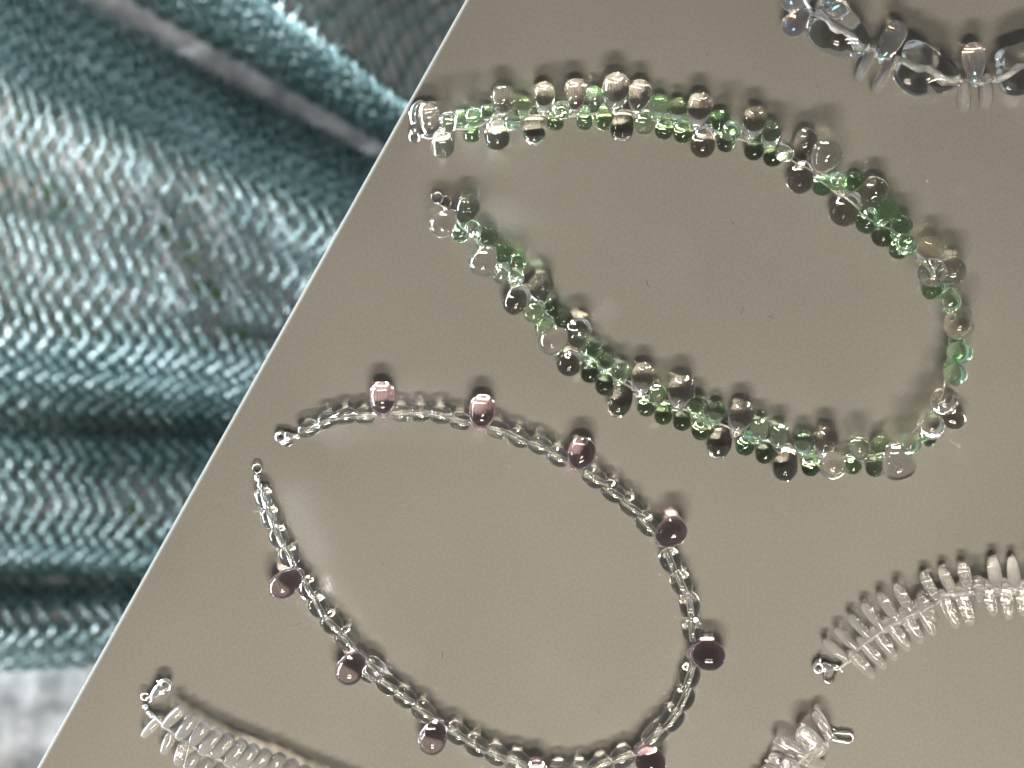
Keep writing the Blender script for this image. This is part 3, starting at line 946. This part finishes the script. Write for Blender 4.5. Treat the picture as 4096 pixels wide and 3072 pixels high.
# thread runs through every bead in order round the loop
strand = OVALS[0:24] + OVALS[24:28]
chain1 = [OVALS[i] for i in range(0, 4)]
order = list(range(0, 8)) + list(range(8, 16)) + list(range(16, 28)) + [35, 34, 33, 32] + [31, 30, 29, 28] + [44] + [43, 42, 41, 40, 39, 38, 37, 36]
tp = []
for i in order:
    ax, ay, bx, by, r = OVALS[i]
    a, b = (ax, ay, r * 1.12), (bx, by, r * 1.12)
    if tp and (Vector(tp[-1]) - Vector(b)).length < (Vector(tp[-1]) - Vector(a)).length:
        a, b = b, a
    tp += [a, b]
part('cord', lilac, frame_tube([Vector(p) * M for p in tp], 0.17 * M, 6), MT['cord'])
c = CL_LILAC
lobster_clasp(lilac, c['hole'][0], c['tail'][0], 1.4, lever=c['lever'])
jump_ring(lilac, c['ring'][0], 0.95, 0.22, (0.9, 0.5, 0))
part('crimp_bead', lilac, ball(Vector(c['ball'][0]) * M, 0.55 * M), MT['silver'])
c = CL_LILAC2
jump_ring(lilac, c['ring'][0], 1.10, 0.22, (0.1, 0.1, 0), name='end_ring')
part('crimp_tube', lilac, frame_tube([Vector(p) * M for p in c['tube']], 0.75 * M, 14), MT['silver'])
part('crimp_bead', lilac, ball(Vector(c['ball'][0]) * M, 0.72 * M), MT['silver'])
part('wire_loop', lilac, frame_tube([Vector((c['ring'][0][0], c['ring'][0][1] - 1.0, 1.2)) * M, Vector(c['tube'][0]) * M, Vector(c['ball'][0]) * M, Vector(OVALS[36][:2] + (2.2,)) * M], 0.2 * M, 8), MT['steel'])


# ---- dagger, petal and disc necklaces: long flat beads strung by one end
def paddle(aspect_flat, point=1.0):
    """Rod bead of unit half width along Z from 0 (strung end) to 1; flattened on Y."""
    prof = [(0, 0)]
    for k in range(1, 20):
        t = k / 20
        w = math.sin(math.pi * t ** point) ** 0.30
        prof.append((w * (0.86 + 0.14 * t), t))
    prof.append((0, 1))
    v, f = lathe(prof, 24)
    return [(x, y * aspect_flat, z) for x, y, z in v], f


DAG = mesh('dagger_bead', *paddle(0.95, 0.95), MT['frost'])
DAGM = mesh('dagger_bead', *paddle(0.95, 0.95), MT['milk'])
PET = mesh('petal_bead', *paddle(0.45, 0.92), MT['frost'])
PETM = mesh('petal_bead', *paddle(0.45, 0.92), MT['milk'])
DIS = mesh('disc_bead', *paddle(0.9, 0.9), MT['frost'])


def add_paddle(name, parent, me, T, F, r, xh, over=0.10, wide=1.0):
    T, F = Vector(T) * M, Vector(F) * M
    ax = F - T
    o = link(name, me, parent)
    T2 = T - ax * over
    o.matrix_local = Matrix.Translation(T2 - parent.location) @ basis(ax, xh).to_4x4() @ Matrix.Diagonal((r * M * wide, r * M * wide, ax.length * (1 + over), 1))
    return o


dag = thing('necklace', 'necklace of slim clear finger beads in two rows at the right edge',
            'necklace', (0.09, -0.06, 0), 'bead necklaces')
for i, (tx, ty, tz, fx, fy, fz, r) in enumerate(DAGGER):
    milky = tz > 4
    o = add_paddle('finger_bead', dag, DAGM if milky else DAG, (tx, ty, tz), (fx, fy, fz), r, (0, 0, 1), 0.04 if milky else 0.10, 1.25)
    if milky:
        o['label'] = 'cloudy white bead turned up across the row'
cord(dag, DAGGER_STRING, 0.42, 'bore')
c = CL_DAGGER
lobster_clasp(dag, c['hole'][0], c['tail'][0], 1.45, nub=c['nub'])
part('wire_loop', dag, frame_tube([p * M for p in stadium(*c['loop'], 1.25)], 0.27 * M, 8, closed=True), MT['steel'])
part('crimp_bead', dag, join(ball(Vector(c['ball'][0]) * M, 0.62 * M), ball((Vector(c['ball'][0]) + Vector((0.5, -0.7, 0))) * M, 0.5 * M)), MT['silver'])

pet = thing('necklace', 'necklace end of flat frosted oval petals with a silver wire loop at the bottom right',
            'necklace', (0.07, -0.09, 0), 'bead necklaces')
for i, (tx, ty, tz, fx, fy, fz, r) in enumerate(PETAL):
    milky = tz > 4
    add_paddle('petal_bead', pet, PETM if milky else PET, (tx, ty, tz), (fx, fy, fz), r, (1, 0, 0.15) if i % 2 else (0.8, -0.6, 0.3), 0.08)
cord(pet, PETAL_STRING, 0.40, 'bore')
c = CL_PETAL
part('wire_loop', pet, frame_tube([p * M for p in stadium(*c['loop'], 1.2)], 0.34 * M, 8, closed=True), MT['silver'])
part('crimp_bead', pet, ball(Vector(c['ball'][0]) * M, 0.95 * M), MT['silver'])
part('wire_tail', pet, frame_tube([Vector(p) * M for p in c['wire']], 0.16 * M, 6), MT['silver'])
part('wire_tail', pet, frame_tube([Vector(p) * M for p in c['wire2']], 0.22 * M, 6), MT['silver'])

dis = thing('necklace', 'necklace of tightly stacked clear discs seen edge on in the bottom left',
            'necklace', (-0.07, -0.085, 0), 'bead necklaces')
for i, (tx, ty, tz, fx, fy, fz, r) in enumerate(DISC):
    add_paddle('disc_bead', dis, DIS, (tx, ty, tz), (fx, fy, fz), r, (0, 0, 1), 0.12, 1.8)
cord(dis, DISC_STRING, 0.40, 'bore')
c = CL_DISC
lobster_clasp(dis, c['hole'][0], c['tail'][0], 1.6, nub=[tuple(Vector(c['hole'][0]) + Vector((-1.0, 0.5, 0))), tuple(Vector(c['hole'][0]) + Vector((-1.7, 0.9, 0)))])
jump_ring(dis, c['ring'][0], 0.95, 0.2, (0.3, 0.2, 0))
jump_ring(dis, c['ring2'][0], 0.80, 0.2, (0.8, -0.6, 0))
part('crimp_tube', dis, frame_tube([Vector(p) * M for p in c['tube']], 0.72 * M, 14), MT['silver'])
for b in c['ball']:
    part('crimp_bead', dis, ball(Vector(b) * M, 0.70 * M), MT['silver'])

# ---- chunky clear necklace, top right
chk = thing('necklace', 'chunky necklace of clear lumpy nuggets and iridescent drops in the top right corner',
            'necklace', (0.10, 0.085, 0), 'bead necklaces')


def nugget(seed):
    rng = random.Random(seed)
    ph = [rng.uniform(0, 6.28) for _ in range(9)]
    prof = []
    nu, nv = 36, 22
    v, f = [], []
    for j in range(nv + 1):
        th = math.pi * j / nv
        for i in range(nu):
            a = 2 * math.pi * i / nu
            x, y, z = math.sin(th) * math.cos(a), math.sin(th) * math.sin(a), -math.cos(th)
            # squarish lump with soft dents
            k = (abs(x) ** 3 + abs(y) ** 3 + abs(z) ** 3) ** (-1 / 3)
            k = 0.35 + 0.62 * k
            k *= 1 + 0.10 * math.sin(3 * x + ph[0] + 2 * z) + 0.09 * math.sin(4 * y + ph[1] - 2.5 * z) + 0.06 * math.sin(5 * z + ph[2] + 3 * x)
            v.append((x * k, y * k, z * k))
    for j in range(nv):
        for i in range(nu):
            i2 = (i + 1) % nu
            f.append((j * nu + i, j * nu + i2, (j + 1) * nu + i2, (j + 1) * nu + i))
    me = mesh('nugget', v, f, MT['chunk'])
    bm = bmesh.new()
    bm.from_mesh(me)
    bmesh.ops.remove_doubles(bm, verts=bm.verts, dist=1e-5)
    bmesh.ops.recalc_face_normals(bm, faces=bm.faces)
    bm.to_mesh(me)
    bm.free()
    return me


for i, (ax, ay, az, bx, by, bz, r) in enumerate(NUGGETS):
    A, B = Vector((ax, ay, az)) * M, Vector((bx, by, bz)) * M
    o = link('nugget', nugget(11 + i * 5), chk)
    o.matrix_local = Matrix.Translation((A + B) / 2 - chk.location) @ basis(B - A, (0, 0, 1)).to_4x4() @ Matrix.Diagonal((0.0048, r * M, (B - A).length * 0.49, 1))
    pts = [A.lerp(B, k / 12) + Vector((0, 0.0006 * math.sin(k * 1.1 + i), 0)) for k in range(13)]
    part('bore', chk, frame_tube(pts, [0.00085 + 0.0002 * math.sin(k * 1.7) for k in range(13)], 10), MT['bore'])
for (ax, ay, az, bx, by, bz, r) in AB_DROPS:
    tip, far = Vector((ax, ay, az)), Vector((bx, by, bz))
    bc = far + (tip - far).normalized() * r
    add_drop('iridescent_drop_bead', chk, 'ab', bc, tip, r, (1, -0.4, 0), 'clear drop with a bluish rainbow sheen')
ron_me = mesh('rondelle', *paddle(3.0, 1.0), MT['frost'])
for (ax, ay, az, bx, by, bz, r) in RONDELLES:
    add_paddle('rondelle', chk, ron_me, (ax, ay, az), (bx, by, bz), r, Vector((-(by - ay), bx - ax, 0)), 0.0)
cord(chk, CHUNKY_STRING, 0.45, 'bore')
